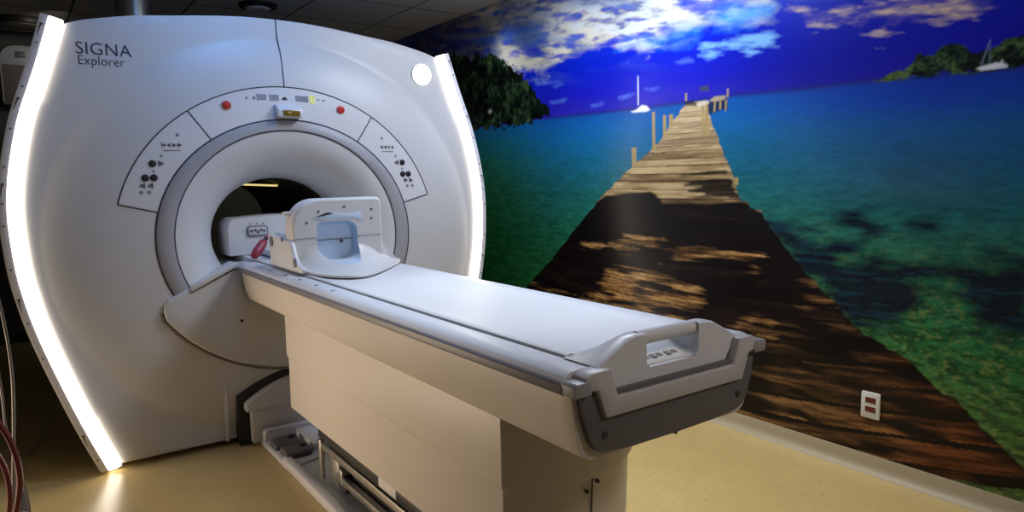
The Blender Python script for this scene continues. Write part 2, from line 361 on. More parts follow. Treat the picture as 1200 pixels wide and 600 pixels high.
def paint_mural(S, Z):
    N1, N2, N3 = Noise(3), Noise(8), Noise(21)
    hz = np.interp(S, [p[0] for p in MUR['horizon']], [p[1] for p in MUR['horizon']])
    h = Z - hz
    # ---- sky
    C = ramp(h, [(0, sr(46, 40, 180)), (.12, sr(24, 28, 190)), (.3, sr(10, 34, 200)), (.55, sr(16, 56, 220)), (.9, sr(40, 110, 235))])
    left = sst(S, 0.4, -1.6)
    C = mixc(C, sr(62, 52, 200), left*sst(h, .35, 0)*.55)
    q = np.clip(sst(S, .9, 1.9)*.8, 0, 1); C = mixc(C, sr(4, 14, 140), q*sst(h, .8, .1)*.85)
    wisp = N1.fbm(S*1.6 - Z*2.2, Z*7 + S*1.5, 5)
    j = (N2.fbm(S*5, Z*9, 5) - .5)*.22
    ct = N1.fbm(S*3.4 - Z*5.5, Z*15 + S*3.2, 6); ct2 = N3.fbm(S*7 - Z*9, Z*30 + S*6, 5)
    a = soft(MUR['cloud_main'], S, Z, .10, j*.8 + (ct-.5)*.18)
    grey = ramp(.6*N1.fbm(S*2.2+3, Z*6+S*2, 5)+.4*ct2, [(.30, sr(84, 100, 160)), (.42, sr(128, 140, 172)), (.52, sr(186, 184, 176)), (.62, sr(232, 226, 206))])
    C = mixc(C, grey, a*np.clip(.25+sst(ct*.6+ct2*.4, .34, .56)*.9, 0, 1))
    dk = sst(S, -.75, -1.3)*sst(h, .12, .4); C = mixc(C, sr(60, 52, 110), dk*.75)
    for p in MUR['cyan']:
        C = mixc(C, sr(60, 160, 240), soft(p, S, Z, .10, j*.8)*.75)
    a = soft(MUR['cloud_whiteband'], S, Z, .14, j*1.2)
    C = mixc(C, sr(225, 236, 248), a*sst(ct*.55+ct2*.45, .44, .60)*.95)
    for k, cc in (('cloud_r1', (196, 176, 166)), ('cloud_r2', (120, 175, 232))):
        C = mixc(C, sr(*cc), soft(MUR[k], S, Z, .06, j*.5+(ct2-.5)*.16)*np.clip(.15+sst(ct*.5+ct2*.5, .36, .58), 0, 1))
    for p in MUR['cloud_s']:
        C = mixc(C, sr(95, 130, 225), soft(p, S, Z, .03, j*.35)*.75)
    faint = sst(N3.fbm(S*1.3-Z, Z*10+S*2, 5), .56, .75)*sst(h, .15, .6); C = mixc(C, sr(110, 150, 225), faint*.5)
    # ---- sea
    d = -h
    lft = sst(S, .2, -1.0); rgt = sst(S, 1.0, 2.4)
    sea = ramp(d, [(0, sr(14, 88, 178)), (.12, sr(14, 104, 170)), (.3, sr(20, 106, 140)), (.5, sr(28, 104, 104)), (.75, sr(32, 104, 80)), (1.1, sr(40, 112, 62)), (1.6, sr(70, 120, 58))])
    seaL = ramp(d, [(0, sr(22, 98, 150)), (.12, sr(28, 112, 128)), (.3, sr(36, 112, 88)), (.55, sr(36, 100, 60)), (.9, sr(24, 88, 46)), (1.6, sr(20, 80, 40))])
    seaR = ramp(d, [(0, sr(14, 50, 165)), (.10, sr(16, 62, 168)), (.2, sr(18, 84, 150)), (.38, sr(20, 88, 124)), (.6, sr(34, 100, 96)), (.8, sr(38, 108, 76)), (1.1, sr(46, 112, 62)), (1.6, sr(92, 122, 58))])
    sea = sea*(1-lft[..., None]) + seaL*lft[..., None]; sea = sea*(1-rgt[..., None]) + seaR*rgt[..., None]
    wave = N2.fbm(S*14, Z*60, 4); wave2 = N3.fbm(S*40, Z*110, 3)
    amp = np.interp(d, [0, .25, .6, 1.3], [.04, .25, .6, .8])[..., None]
    sea = sea*(1 + amp*((wave[..., None]-.5)*1.5 + (wave2[..., None]-.5)*.9))
    gold = sst(N3.fbm(S*75, Z*120, 4)*.6+N2.fbm(S*28, Z*44, 3)*.4, .50, .68)*sst(d, .5, 1.1)*sst(S, .9, 1.6)
    sea = mixc(sea, sr(136, 150, 84), gold*.55); sea = mixc(sea, sr(14, 44, 34), sst(N1.fbm(S*24, Z*60, 4), .50, .36)*sst(d, .6, 1.1)*sst(S, .9, 1.6)*.6)
    jj = (N1.fbm(S*7, Z*26, 5)-.5)*.15
    for p in MUR['seadark']:
        a = soft(p, S, Z, .08, jj)
        dark = np.where((N2.fbm(S*6, Z*55, 4) > .60)[..., None], sr(16, 44, 66), sr(9, 13, 38))
        sea = mixc(sea, dark, a*.94)
    C = np.where((h < 0)[..., None], sea, C)
    hl = np.exp(-(h/.012)**2)*sst(S, -.4, .2); C = mixc(C, sr(30, 40, 120), hl*.7)
    # ---- islands
    for k, s0 in (('isleL', 1), ('isleR', 2)):
        jn = (N2.fbm(S*26, Z*26, 4)-.5)*(.10 if s0 == 1 else .05)
        a = soft(MUR[k], S, Z, .012, jn)
        if k == 'isleL':
            f = N1.fbm(S*13, Z*13, 5); f2 = N3.fbm(S*40, Z*40, 3)
            g = ramp(f*.65+f2*.35, [(.32, sr(5, 7, 6)), (.47, sr(16, 27, 18)), (.57, sr(32, 54, 34)), (.68, sr(62, 80, 46)), (.8, sr(100, 110, 70))])
            g = mixc(g, sr(60, 40, 34), sst(S, -.9, -1.4)*sst(Z, 2.05, 1.8)*.5)
            sm = np.exp(-(((S+.86)/.02)**2+((Z-1.845)/.014)**2)); g = mixc(g, sr(220, 210, 190), sm)
        else:
            f = N1.fbm(S*22, Z*34, 5)
            f = .5*f + .5*N3.fbm(S*70, Z*90, 4); g = ramp(f, [(.34, sr(7, 12, 15)), (.48, sr(18, 34, 28)), (.57, sr(38, 62, 42)), (.70, sr(72, 96, 56))])
            tip = np.exp(-(((S-2.06)/.13)**2+((Z-1.77)/.05)**2)); g = mixc(g, sr(110, 128, 56), tip*.8*sst(f, .35, .6))
        C = mixc(C, g, a)
    # ---- boats
    for k, cc in (('treeboatL', (238, 240, 245)), ('boatR', (205, 215, 230)), ('mastL', (215, 225, 240)), ('mastR', (120, 130, 165)), ('mastR2', (90, 100, 130))):
        C = mixc(C, sr(*cc), soft(MUR[k], S, Z, .008))
    # ---- pier
    L, R = MUR['deckL'], MUR['deckR']
    deck = L + R[::-1]
    a = soft(deck, S, Z, .006, (N3.fbm(S*30, Z*30, 2)-.5)*.02)
    Zp = Z - .06*(S-1.05)**2*sst(Z, 1.45, 1.0)
    ha = np.maximum(1.80 - Zp, .002)
    n = np.log(.018 + .056*ha)/.056
    n = n + .16*(N1.fbm(S*1.2, Z*3, 2)-.5) + .05*(N2.fbm(S*9, Z*9, 2)-.5)
    fr = n - np.floor(n); pid = np.floor(n).astype(int)
    tone = N2.t[pid % 256, 7]; tone2 = N2.t[pid % 256, 91]
    gr = N3.fbm(S*5 + tone*40, Zp*60, 4)
    grl = N3.fbm(S*24 + tone*40, Zp*240, 3)
    lit = ramp(.35*tone + .65*gr, [(.25, sr(92, 70, 44)), (.42, sr(134, 108, 70)), (.55, sr(166, 140, 96)), (.72, sr(200, 174, 128))])
    far = sst(hz-Z, .35, .05); lit = mixc(lit, sr(208, 184, 146), far*.6)
    bright = 1 + .25*(grl-.5)[..., None]*2; lit = lit*np.clip(bright, .5, 1.5)
    gap = np.where((fr < .10) | (fr > .95), 1.0, 0.0)*np.clip(.5 + tone2*.7, 0, 1)
    lit = mixc(lit, sr(62, 44, 28), gap*np.interp(hz-Z, [0, .1, .3], [.25, .5, .8]))
    shade = ramp(gr*.7+tone*.3, [(.3, sr(11, 6, 9)), (.55, sr(16, 9, 12)), (.8, sr(36, 24, 22))])
    brown = ramp(gr*.5+grl*.15+tone*.35, [(.28, sr(34, 22, 14)), (.42, sr(84, 58, 36)), (.55, sr(134, 98, 60)), (.72, sr(184, 142, 90))])
    redder = sst(S, 1.9, 2.5); brown = mixc(brown, brown*np.array([.85, .52, .46]), redder)
    brown = mixc(brown, sr(14, 9, 10), np.where((fr < .10+.22*(N2.fbm(S*3+tone*9, Z*6, 3)-.3)) | (fr > .96), 1.0, 0.0)*np.clip(.55+tone2, 0, 1))
    js = (N2.fbm(S*4+tone*5, Z*40, 4)-.5)
    top = [(p[0], p[1]) for p in MUR['shadowtop']]
    zt = np.interp(S, [p[0] for p in top], [p[1] for p in top])
    sh = sst(Z + js*.03, zt + .012, zt - .012)
    for k in ('sh1', 'sh2'): sh = np.maximum(sh, soft(MUR[k], S, Z, .02, js*.05)*.93)
    W = lit*(1-sh[..., None]) + shade*sh[..., None]
    for p in MUR['brown']:
        W = mixc(W, brown, soft(p, S, Z, .12, js*.22)*sst(N2.fbm(S*3+11, Z*16+tone*9, 3), .30, .50))
    goldw = ramp(gr*.6+grl*.4, [(.25, sr(64, 42, 26)), (.45, sr(134, 96, 54)), (.6, sr(190, 146, 90)), (.8, sr(226, 188, 130))])
    goldw = mixc(goldw, sr(40, 26, 20), gap*.7)
    for p in MUR['lit']:
        W = mixc(W, goldw, soft(p, S, Z, .05, js*.16)*sst(N3.fbm(S*3.5+tone*7, Z*34, 4), .34, .52))
    C = mixc(C, W, a)
    # dark underside along the near left edge, jetty head, posts
    for p in MUR['huts'] + [MUR['dockdark']]:
        C = mixc(C, sr(34, 34, 48), soft(p, S, Z, .012)*.85)
    C = mixc(C, sr(176, 160, 130), soft(MUR['docktop'], S, Z, .010))
    C = mixc(C, sr(215, 200, 178), soft(MUR['deckend'], S, Z, .010))
    C = mixc(C, sr(70, 74, 60), soft(MUR['flag'], S, Z, .012)*.8)
    for p in MUR['posts']:
        wp = soft(p, S, Z, .007)
        C = mixc(C, sr(176, 150, 100)*(.8+.4*N3.fbm(S*90, Z*20, 2))[..., None], wp)
    return np.clip(C, .0015, .95)

def build_mural():
    s0, s1, z0, z1 = -YB + .02, 3.4, .076, CZ - .002
    # finer columns where the picture is seen from close by
    s = np.concatenate([np.linspace(s0, -1.5, 60, endpoint=False), np.linspace(-1.5, 2.9, 860, endpoint=False), np.linspace(2.9, s1, 30)])
    z = np.linspace(z0, z1, 500)
    S, Z = np.meshgrid(s, z); C = paint_mural(S, Z)
    nz, ns = S.shape
    co = np.empty((nz, ns, 3), np.float32); co[..., 0] = WX; co[..., 1] = -S; co[..., 2] = Z
    front = co.reshape(-1, 3)
    idx = np.arange(nz*ns).reshape(nz, ns)
    f = np.stack([idx[:-1, :-1], idx[:-1, 1:], idx[1:, 1:], idx[1:, :-1]], -1).reshape(-1, 4)
    # thin backing edge so the print has the thickness of its film
    nb = nz*ns
    per = np.concatenate([idx[0, :], idx[1:, -1], idx[-1, -2::-1], idx[-2:0, 0]])
    back = front[per].copy(); back[:, 0] += .005
    pb = nb + np.arange(len(per))
    e = np.stack([np.roll(per, -1), per, pb, np.roll(pb, -1)], -1)
    v = np.concatenate([front, back]); f = np.concatenate([f, e])
    me = bpy.data.meshes.new('wall_mural')
    me.vertices.add(len(v)); me.vertices.foreach_set('co', v.ravel())
    me.loops.add(f.size); me.loops.foreach_set('vertex_index', f.ravel().astype(np.int32))
    me.polygons.add(len(f)); me.polygons.foreach_set('loop_start', np.arange(0, f.size, 4, dtype=np.int32))
    me.update(calc_edges=True)
    at = me.color_attributes.new('print', 'FLOAT_COLOR', 'POINT')
    cc = np.ones((len(v), 4), np.float32); cc[:nb, :3] = C.reshape(-1, 3); cc[nb:, :3] = cc[per, :3]
    at.data.foreach_set('color', cc.ravel())
    m = bpy.data.materials.new('mural_print'); m.use_nodes = True
    nt = m.node_tree; b = nt.nodes['Principled BSDF']
    ca = nt.nodes.new('ShaderNodeVertexColor'); ca.layer_name = 'print'
    nt.links.new(ca.outputs[0], b.inputs['Base Color'])
    b.inputs['Roughness'].default_value = MURAL_ROUGH; b.inputs['Specular IOR Level'].default_value = MURAL_SPEC
    me.materials.append(m)
    o = bpy.data.objects.new('wall_mural', me); COL.objects.link(o)
    return tag(o, 'printed wall mural of a wooden pier running out into a turquoise bay under blue sky', 'mural')
MURAL_ROUGH, MURAL_SPEC = 0.27, 0.22
build_mural()

# ------------------------------------------------------------------ MRI scanner
ZC = 1.06
def ysurf(x, z):
    r2 = (x/1.11)**2 + ((z-ZC)/1.02)**2
    return .05 + .045*(z-ZC) - .070*max(0.0, 1-r2*r2*r2)

half = [(.845, .030), (.885, .032), (.948, .20), (1.025, .43), (1.105, .70), (1.150, .92), (1.165, 1.10), (1.166, 1.25), (1.148, 1.40),
        (1.118, 1.55), (1.088, 1.66), (1.018, 1.86), (.950, 2.062)]
def resample(pts, k=6):
    p = smooth_path([(a, 0, b) for a, b in pts], k); return [(v.x, v.z) for v in p]
side = resample(half[1:], 8)
topc = resample([(.950, 2.062), (.86, 2.092), (.67, 2.130), (.50, 2.150), (.34, 2.168), (.17, 2.182), (0, 2.186)], 6)
outline = [(0, .030), (.45, .030)] + side + topc[1:]
outline = outline + [(-x, z) for x, z in outline[-2:0:-1]]      # closed, starting bottom centre, counter-clockwise seen from the front

def densify(pts, d=.03):
    out = []; n = len(pts)
    for i in range(n):
        a, b = pts[i], pts[(i+1) % n]; L = math.hypot(b[0]-a[0], b[1]-a[1]); k = max(1, int(L/d))
        for q in range(k): out.append((lerp(a[0], b[0], q/k), lerp(a[1], b[1], q/k)))
    return out
OUT = densify(outline, .025)

scanner = thing('mri_scanner', 'large white MRI scanner with round bore and glowing edge lights', 'MRI scanner', (0, .9, 0))

def ellipse_at(x, z, a, b):
    """point of the ellipse (a, b) in the direction of (x, z)"""
    dx, dz = x, z-ZC; k = 1/math.hypot(dx/a, dz/b); return dx*k, ZC+dz*k
# front cover: rings from the bore ring out to the silhouette, then back over a rounded edge
rings = []
RA, RB = .662, .602
for t in [0, .1, .2, .3, .4, .5, .6, .7, .8, .9, .97, 1.0]:
    rg = []
    for x, z in OUT:
        ix, iz = ellipse_at(x, z, RA, RB); cx_, cz_ = ellipse_at(x, z, 1.11, 1.02)
        if math.hypot(cx_, cz_-ZC) > .99*math.hypot(x, z-ZC): cx_, cz_ = lerp(0, x, .99), lerp(ZC, z, .99)
        px, pz = lerp(ix, cx_, t), lerp(iz, cz_, t); rg.append((px, ysurf(px, pz), pz))
    rings.append(rg)
for t in [.15, .4, .7, .94, 1.0]:
    rg = []
    for x, z in OUT:
        cx_, cz_ = ellipse_at(x, z, 1.11, 1.02)
        if math.hypot(cx_, cz_-ZC) > .99*math.hypot(x, z-ZC): cx_, cz_ = lerp(0, x, .99), lerp(ZC, z, .99)
        px, pz = lerp(cx_, x, t), lerp(cz_, z, t); rg.append((px, ysurf(px, pz) + (.006 if t == 1.0 else 0), pz))
    rings.append(rg)
rings.append([(x, ysurf(x, z)+.02, z) for x, z in OUT])
rings.append([(x*.995, ysurf(x, z)+.16, ZC+(z-ZC)*.995) for x, z in OUT])
obj('front_cover', loft(rings, caps=False), M['shell'], scanner, 30)
# housing behind the cover
hs = []
for y, k in ((.16, .97), (.2, .985), (1.5, .985), (1.66, .93), (1.70, .86)):
    hs.append([(x*k, y + (.045*(z-ZC) if y < .3 else 0), ZC+(z-ZC)*k if z > ZC else max(.03, ZC+(z-ZC)*k)) for x, z in OUT])
ri = [(.345*math.cos(a), 1.70, ZC+.31*math.sin(a)) for a in [math.atan2((z-ZC)/.31, x/.345) for x, z in OUT]]
hs.append(ri)
obj('housing', loft(hs, caps=False), M['shell'], scanner, 40)
for sx in (-1, 1):
    for y in (.35, 1.35):
        obj('foot', box(sx*.6-.1, sx*.6+.1, y-.1, y+.1, 0, .06, .006), M['dark'], scanner)
# bore ring and flare
A2 = [2*PI*k/128 for k in range(128)]
def ell(a, b, y, zc=ZC): return [(a*math.cos(t), (ysurf(a*math.cos(t), zc+b*math.sin(t))+y) , zc+b*math.sin(t)) for t in A2]
def ellf(a, b, y, zc=ZC): return [(a*math.cos(t), y, zc+b*math.sin(t)) for t in A2]
obj('bore_ring', loft([ell(.660, .600, .03), ell(.660, .600, -.002), ell(.655, .595, -.006), ell(.588, .553, -.006), ell(.583, .548, -.002), ell(.583, .548, .03)], caps=False), M['ring'], scanner, 40, label='grey ring around the bore')
fl = []
for k in range(17):
    th = PI/2*k/16; q = 1-math.sin(th); yy = .30*(1-math.cos(th))
    a, bb = lerp(.355, .578, q), lerp(.305, .544, q)
    w = (1-k/16)
    fl.append([(a*math.cos(t), w*ysurf(a*math.cos(t), ZC+bb*math.sin(t)) + (1-w)*.03 + yy, ZC+bb*math.sin(t)) for t in A2])
obj('bore_flare', loft(fl, caps=False), M['flare'], scanner, 60)
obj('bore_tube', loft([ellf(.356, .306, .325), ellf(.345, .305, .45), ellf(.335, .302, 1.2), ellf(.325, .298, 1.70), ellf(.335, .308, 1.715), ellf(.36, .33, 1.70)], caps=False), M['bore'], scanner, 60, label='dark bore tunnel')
obj('bore_lamp', tube([(lerp(-.085, .165, t/6), .78, lerp(1.332, 1.318, t/6)) for t in range(7)], .006), M['boreglow'], scanner, label='thin yellow lamp line inside the bore')
# floor of the bore carrying the cradle
obj('bore_bridge', prism([(-.308, .82), (.308, .82), (.308, .918), (-.308, .918)], 'y', -.056, 1.5, .004), M['flare'], scanner)

# seams: thin dark grooves lying in the surface
def on_surf(pts, off=-.0005): return [(x, ysurf(x, z)+off, z) for x, z in pts]
def arc(a, b, t0, t1, n=40): return [(a*math.sin(lerp(t0, t1, k/n)), ZC+b*math.cos(lerp(t0, t1, k/n))) for k in range(n+1)]
def seg(p, q, n=10): return [(lerp(p[0], q[0], k/n), lerp(p[1], q[1], k/n)) for k in range(n+1)]
RD = math.radians
PA, PB = .832, .772
T0, T1 = RD(35.0), RD(75.5)
def seam(pts, r=.0030): obj('seam', tube(on_surf(pts), r, 6), M['seam'], scanner, 60)
seam([(0, 1.832), (0, 1.9), (.002, 2.0), (-.004, 2.1), (-.004, 2.184)])
seam(arc(.6625, .6025, -RD(150), RD(150), 120), .0042)
seam(arc(.580, .546, -RD(148), RD(148), 120), .0034)
seam(arc(PA, PB, -T1, T1, 90))
for s in (-1, 1):
    seam(seg((s*RA*math.sin(T0), ZC+RB*math.cos(T0)), (s*PA*math.sin(T0), ZC+PB*math.cos(T0))))
    seam(seg((s*RA*math.sin(T1), ZC+RB*math.cos(T1)), (s*PA*math.sin(T1), ZC+PB*math.cos(T1))))
# control and display panels, flush patches between the seams
def patch(t0, t1, g=.004, n=36):
    r = []
    for k in range(n+1):
        t = lerp(t0+g/.75, t1-g/.75, k/n); row = []
        for q in range(9):
            u = q/8; a, b2 = lerp(RA+g, PA-g, u), lerp(RB+g, PB-g, u); x, z = a*math.sin(t), ZC+b2*math.cos(t)
            row.append((x, ysurf(x, z)-.0015, z))
        r.append(row)
    bm = loft(r, caps=False, closed=False)
    g_ = bmesh.ops.extrude_face_region(bm, geom=bm.faces[:])
    bmesh.ops.translate(bm, verts=[v for v in g_['geom'] if isinstance(v, bmesh.types.BMVert)], vec=(0, .006, 0))
    return bm
def disc(x, z, r, h, m, parent, name, n=20, y0=None, label=None):
    y = ysurf(x, z)-.0015 if y0 is None else y0
    return obj(name, cyl((x, y+.004, z), (0, -1, 0), r, h+.004, n, min(.002, h*.4)), m, parent, 40, label)
def tri(x, z, r, s, h=.003):
    p = [(x+s*r, z), (x-s*r*.7, z+r*.95), (x-s*r*.7, z-r*.95)]; y = ysurf(x, z)-.0015
    return prism(p, 'y', y-h, y+.004)
def flat(x0, x1, z0, z1, h=.0015):
    xm, zm = (x0+x1)/2, (z0+z1)/2; y = ysurf(xm, zm)-.0015
    return box(x0, x1, y-h, y+.004, z0, z1)

top = obj('display_panel', patch(-T0, T0), M['panel'], scanner)
for s in (-1, 1):
    cp = obj('control_panel', patch(min(s*T0, s*T1), max(s*T0, s*T1)), M['panel'], scanner)
    F_ = lambda x: s*x
    obj('key_plate', flat(min(F_(.515), F_(.600)), max(F_(.515), F_(.600)), 1.508, 1.545, .001), M['white'], cp)
    obj('key_line', flat(min(F_(.522), F_(.594)), max(F_(.522), F_(.594)), 1.500, 1.504, .002), M['icon'], cp)
    for i, x in enumerate((.594, .572, .548, .525)):
        obj('arrow_key', tri(F_(x), 1.527, .0105, s if i < 2 else -s), M['key_grey'], cp)
    disc(F_(.648), 1.440, .0165, .005, M['key_black'], cp, 'round_key')
    obj('arrow_key', tri(F_(.612), 1.440, .015, -s), M['key_grey'], cp)
    for x in (.683, .647): disc(F_(x), 1.374, .0165, .005, M['key_black'], cp, 'round_key')
    for x in (.697, .663): obj('arrow_key', tri(F_(x), 1.338, .0145, s), M['key_grey'], cp)
    for x, z, r in ((.530, 1.576, .008), (.608, 1.476, .007), (.645, 1.404, .006), (.705, 1.306, .009), (.672, 1.306, .009)):
        disc(F_(x), z, r, .001, M['icon'], cp, 'key_icon', 10)
for s in (-1, 1):
    rim = disc(s*.296, 1.726, .0245, .003, M['redrim'], top, 'button_rim')
    disc(s*.296, 1.726, .0195, .012, M['red'], rim, 'emergency_button', label='red round stop button')
obj('icon', tri(-.195, 1.766, .009, 1, .001), M['icon'], top)
disc(-.160, 1.768, .009, .001, M['icon'], top, 'icon', 12)
for x0, x1 in ((-.146, -.098), (-.082, -.035), (.052, .120)):
    obj('display', flat(x0, x1, 1.754, 1.789), M['lcd'], top)
obj('icon', prism([(-.022, 1.764), (.010, 1.764), (.004, 1.776), (-.003, 1.780), (-.014, 1.776)], 'y', ysurf(0, 1.77)-.003, ysurf(0, 1.77)+.002), M['key_black'], top)
# the lit figure 0
og = [(.141+.0105*math.cos(t)*1.0, 1.774+.0185*math.sin(t)) for t in [2*PI*k/20 for k in range(21)]]
obj('lit_digit', tube([(x, ysurf(x, z)-.004, z) for x, z in og], .0026, 6), M['digit'], top, label='glowing yellow digit 0')
obj('icon', flat(.166, .182, 1.771, 1.776), M['icon'], top)
obj('icon', prism([(.196, 1.762), (.214, 1.772), (.210, 1.778), (.196, 1.770)], 'y', ysurf(.2, 1.77)-.003, ysurf(.2, 1.77)+.002), M['icon'], top)
# laser housing over the bore
lz = ysurf(0, 1.70)
lh = obj('laser_housing', prism([(lz+.02, 1.742), (lz-.02, 1.738), (lz-.058, 1.712), (lz-.062, 1.672), (lz+.02, 1.668)], 'x', -.062, .066, .006), M['panel'], top)
obj('laser_window', box(-.036, .050, lz-.066, lz-.03, 1.678, 1.706, .002), M['amber'], lh, label='amber laser window')
# round lamp near the upper right corner
yl = ysurf(.838, 1.955)
obj('lamp_rim', cyl((.838, yl+.01, 1.957), (0, -1, -.045), .066, .018, 40, .003), M['shell'], scanner)
obj('round_lamp', cyl((.838, yl-.005, 1.957), (0, -1, -.045), .061, .008, 40, .002), M['badge'], scanner, label='round white illuminated lamp')
# lettering on the upper left
def lettering(txt, x, z, size, sx=1.0):
    cu = bpy.data.curves.new('t', 'FONT'); cu.body = txt; cu.size = size; cu.resolution_u = 6; cu.extrude = .0006
    cu.space_character = 1.04; cu.offset = -.0006
    o = bpy.data.objects.new('t', cu); COL.objects.link(o); bpy.context.view_layer.update()
    me = bpy.data.meshes.new_from_object(o.evaluated_get(bpy.context.evaluated_depsgraph_get()))
    bm = bmesh.new(); bm.from_mesh(me)
    bpy.data.objects.remove(o); bpy.data.curves.remove(cu); bpy.data.meshes.remove(me)
    w = max(v.co.x for v in bm.verts) - min(v.co.x for v in bm.verts)
    for v in bm.verts:
        X, Zz, d = x + v.co.x*sx/w, z + v.co.y, v.co.z
        v.co = (X, ysurf(X, Zz)-.0012-d, Zz)
    return bm
obj('lettering', lettering('SIGNA', -.913, 1.936, .079, .222), M['text'], scanner, 0, label='dark lettering reading SIGNA')
obj('lettering', lettering('Explorer', -.908, 1.889, .060, .184), M['text'], scanner, 0, label='dark lettering reading Explorer')

# edge lights: a warm strip facing forward along each side, with a perforated trim outside it
SD = resample([(.882, .026), (.948, .20), (1.025, .43), (1.105, .70), (1.150, .92), (1.166, 1.10), (1.167, 1.25), (1.150, 1.40),
        (1.119, 1.55), (1.089, 1.66), (1.019, 1.86), (.951, 2.075)], 8)
def normal2(i):
    a, b = SD[max(0, i-1)], SD[min(len(SD)-1, i+1)]; dx, dz = b[0]-a[0], b[1]-a[1]; L = math.hypot(dx, dz)
    return dz/L, -dx/L
def band(s, w0, w1, f0, f1, back):
    rg = []
    for i, (x, z) in enumerate(SD):
        nx, nz = normal2(i); y = .05 + .045*(z-ZC)
        P = lambda w, dy: (s*(x+nx*w), y+dy, max(.012, z+nz*w))
        rg.append([P(w0, back), P(w0, f0), P((w0+w1)/2, min(f0, f1)-.002), P(w1, f1), P(w1, back)])
    return loft(rg)
for s in (-1, 1):
    lt = obj('edge_light', band(s, -.003, .052, -.010, -.006, .008), M['light'], scanner, 50, label='glowing white strip light along the %s edge' % ('left' if s < 0 else 'right'))
    tr = obj('light_trim', band(s, .0525, .084, -.007, -.001, .14), M['trim'], scanner, 50)
    obj('light_backing', band(s, -.006, .0524, .010, .010, .14), M['trim'], scanner, 50)
    L = len(SD)
    for fr in (.05, .24, .30, .40, .50, .56, .65, .75, .87, .95):
        i = int(fr*(L-1)); x, z = SD[i]; nx, nz = normal2(i); y = .05+.045*(z-ZC)
        obj('screw', cyl((s*(x+nx*.068), y-.005, z+nz*.068), (0, -1, 0), .0045, .006, 10), M['bumper'], tr)
    for fr in (.10, .33, .60, .83, .97):
        i = int(fr*(L-1)); x, z = SD[i]; nx, nz = normal2(i); y = .05+.045*(z-ZC)
        tx, tz = -nz, nx
        c = Vector((s*(x+nx*.069), y-.002, z+nz*.069)); t = Vector((s*tx, 0, tz)); n_ = Vector((s*nx, 0, nz))
        bm = bmesh.new(); vs = []
        for dy in (-.006, .01):
            for p, q in ((-.028, -.005), (.028, -.005), (.028, .005), (-.028, .005)): vs.append(bm.verts.new(c+t*p+n_*q+Vector((0, dy, 0))))
        for f in ((0, 1, 2, 3), (4, 5, 6, 7), (0, 1, 5, 4), (1, 2, 6, 5), (2, 3, 7, 6), (3, 0, 4, 7)): bm.faces.new([vs[k] for k in f])
        obj('slot', bm, M['dark'], tr)

# bridge cover under the bore: sloping shoulders and a round belly
cov = [(-.655, .735), (-.652, .765), (-.636, .795), (-.318, .936), (.318, .936), (.636, .795), (.652, .765), (.655, .735)]
k0 = math.atan2((.735-ZC)/.690, .655/.762)
cov += [(.762*math.cos(t), ZC+.690*math.sin(t)) for t in [lerp(k0, -PI-k0, q/40) for q in range(1, 40)]]
bc = obj('bridge_cover', prism(cov, 'y', -.058, .10, .014, 3), M['shell'], scanner, 40)
rimp = [(x*1.012, ZC+(z-ZC)*1.012) for x, z in cov[7:]] + [(-.655*1.012, ZC+(.735-ZC)*1.012)]
obj('cover_shade_line', tube([(x, ysurf(x, z)-.003, z) for x, z in rimp], .006, 6), M['beige'], scanner, 60)  # brown tube standing in for the shadow line along the cover's arc
obj('screw_hole', cyl((-.307, -.05, .652), (0, -1, 0), .0085, .0095, 14), M['black'], bc)
lp = [(-.655, .80), (-.515, .865), (-.318, .951), (-.318, .928), (-.515, .838)]
for s in (-1, 1):
    obj('bridge_lip', prism([(s*.535, .848), (s*.316, .948), (s*.316, .926), (s*.530, .823)], 'y', -.066, .06, .005), M['flare'], scanner)
for s in (-1, 1):
    obj('seam', tube([(s*.534, -.0615, .820), (s*.318, -.0615, .920)], .0028, 6), M['seam'], scanner, 60)
    obj('corner_post', tube([(s*.398, ysurf(.398, .03)-.004, .03), (s*.398, ysurf(.398, .20)-.004, .20), (s*.396, ysurf(.396, .34), .34)], [.012, .012, .004], 8), M['shell'], scanner)
# table dock at the foot of the scanner
def arch(hw, z0, zs, zc_, n=20): return [(-hw, z0)] + [(-hw+2*hw*k/n, zs+(zc_-zs)*(1-(2*k/n-1)**2)) for k in range(n+1)] + [(hw, z0)]
obj('dock_recess', prism(arch(.352, .004, .262, .375), 'y', -.050, .06, .004), M['black'], scanner)
obj('dock_block', add(prism(arch(.296, .012, .215, .318), 'y', -.092, .04, .008), prism([(-.322, .185)] + arch(.322, .2, .226, .338)[1:-1] + [(.322, .185)], 'y', -.104, .03, .008)), M['shell'], scanner)

# ------------------------------------------------------------------ patient table
table = thing('patient_table', 'long white MRI patient table with grey end panel docked to the scanner', 'patient table', (0, -1.4, 0))
YE, Y0 = -2.60, -.072
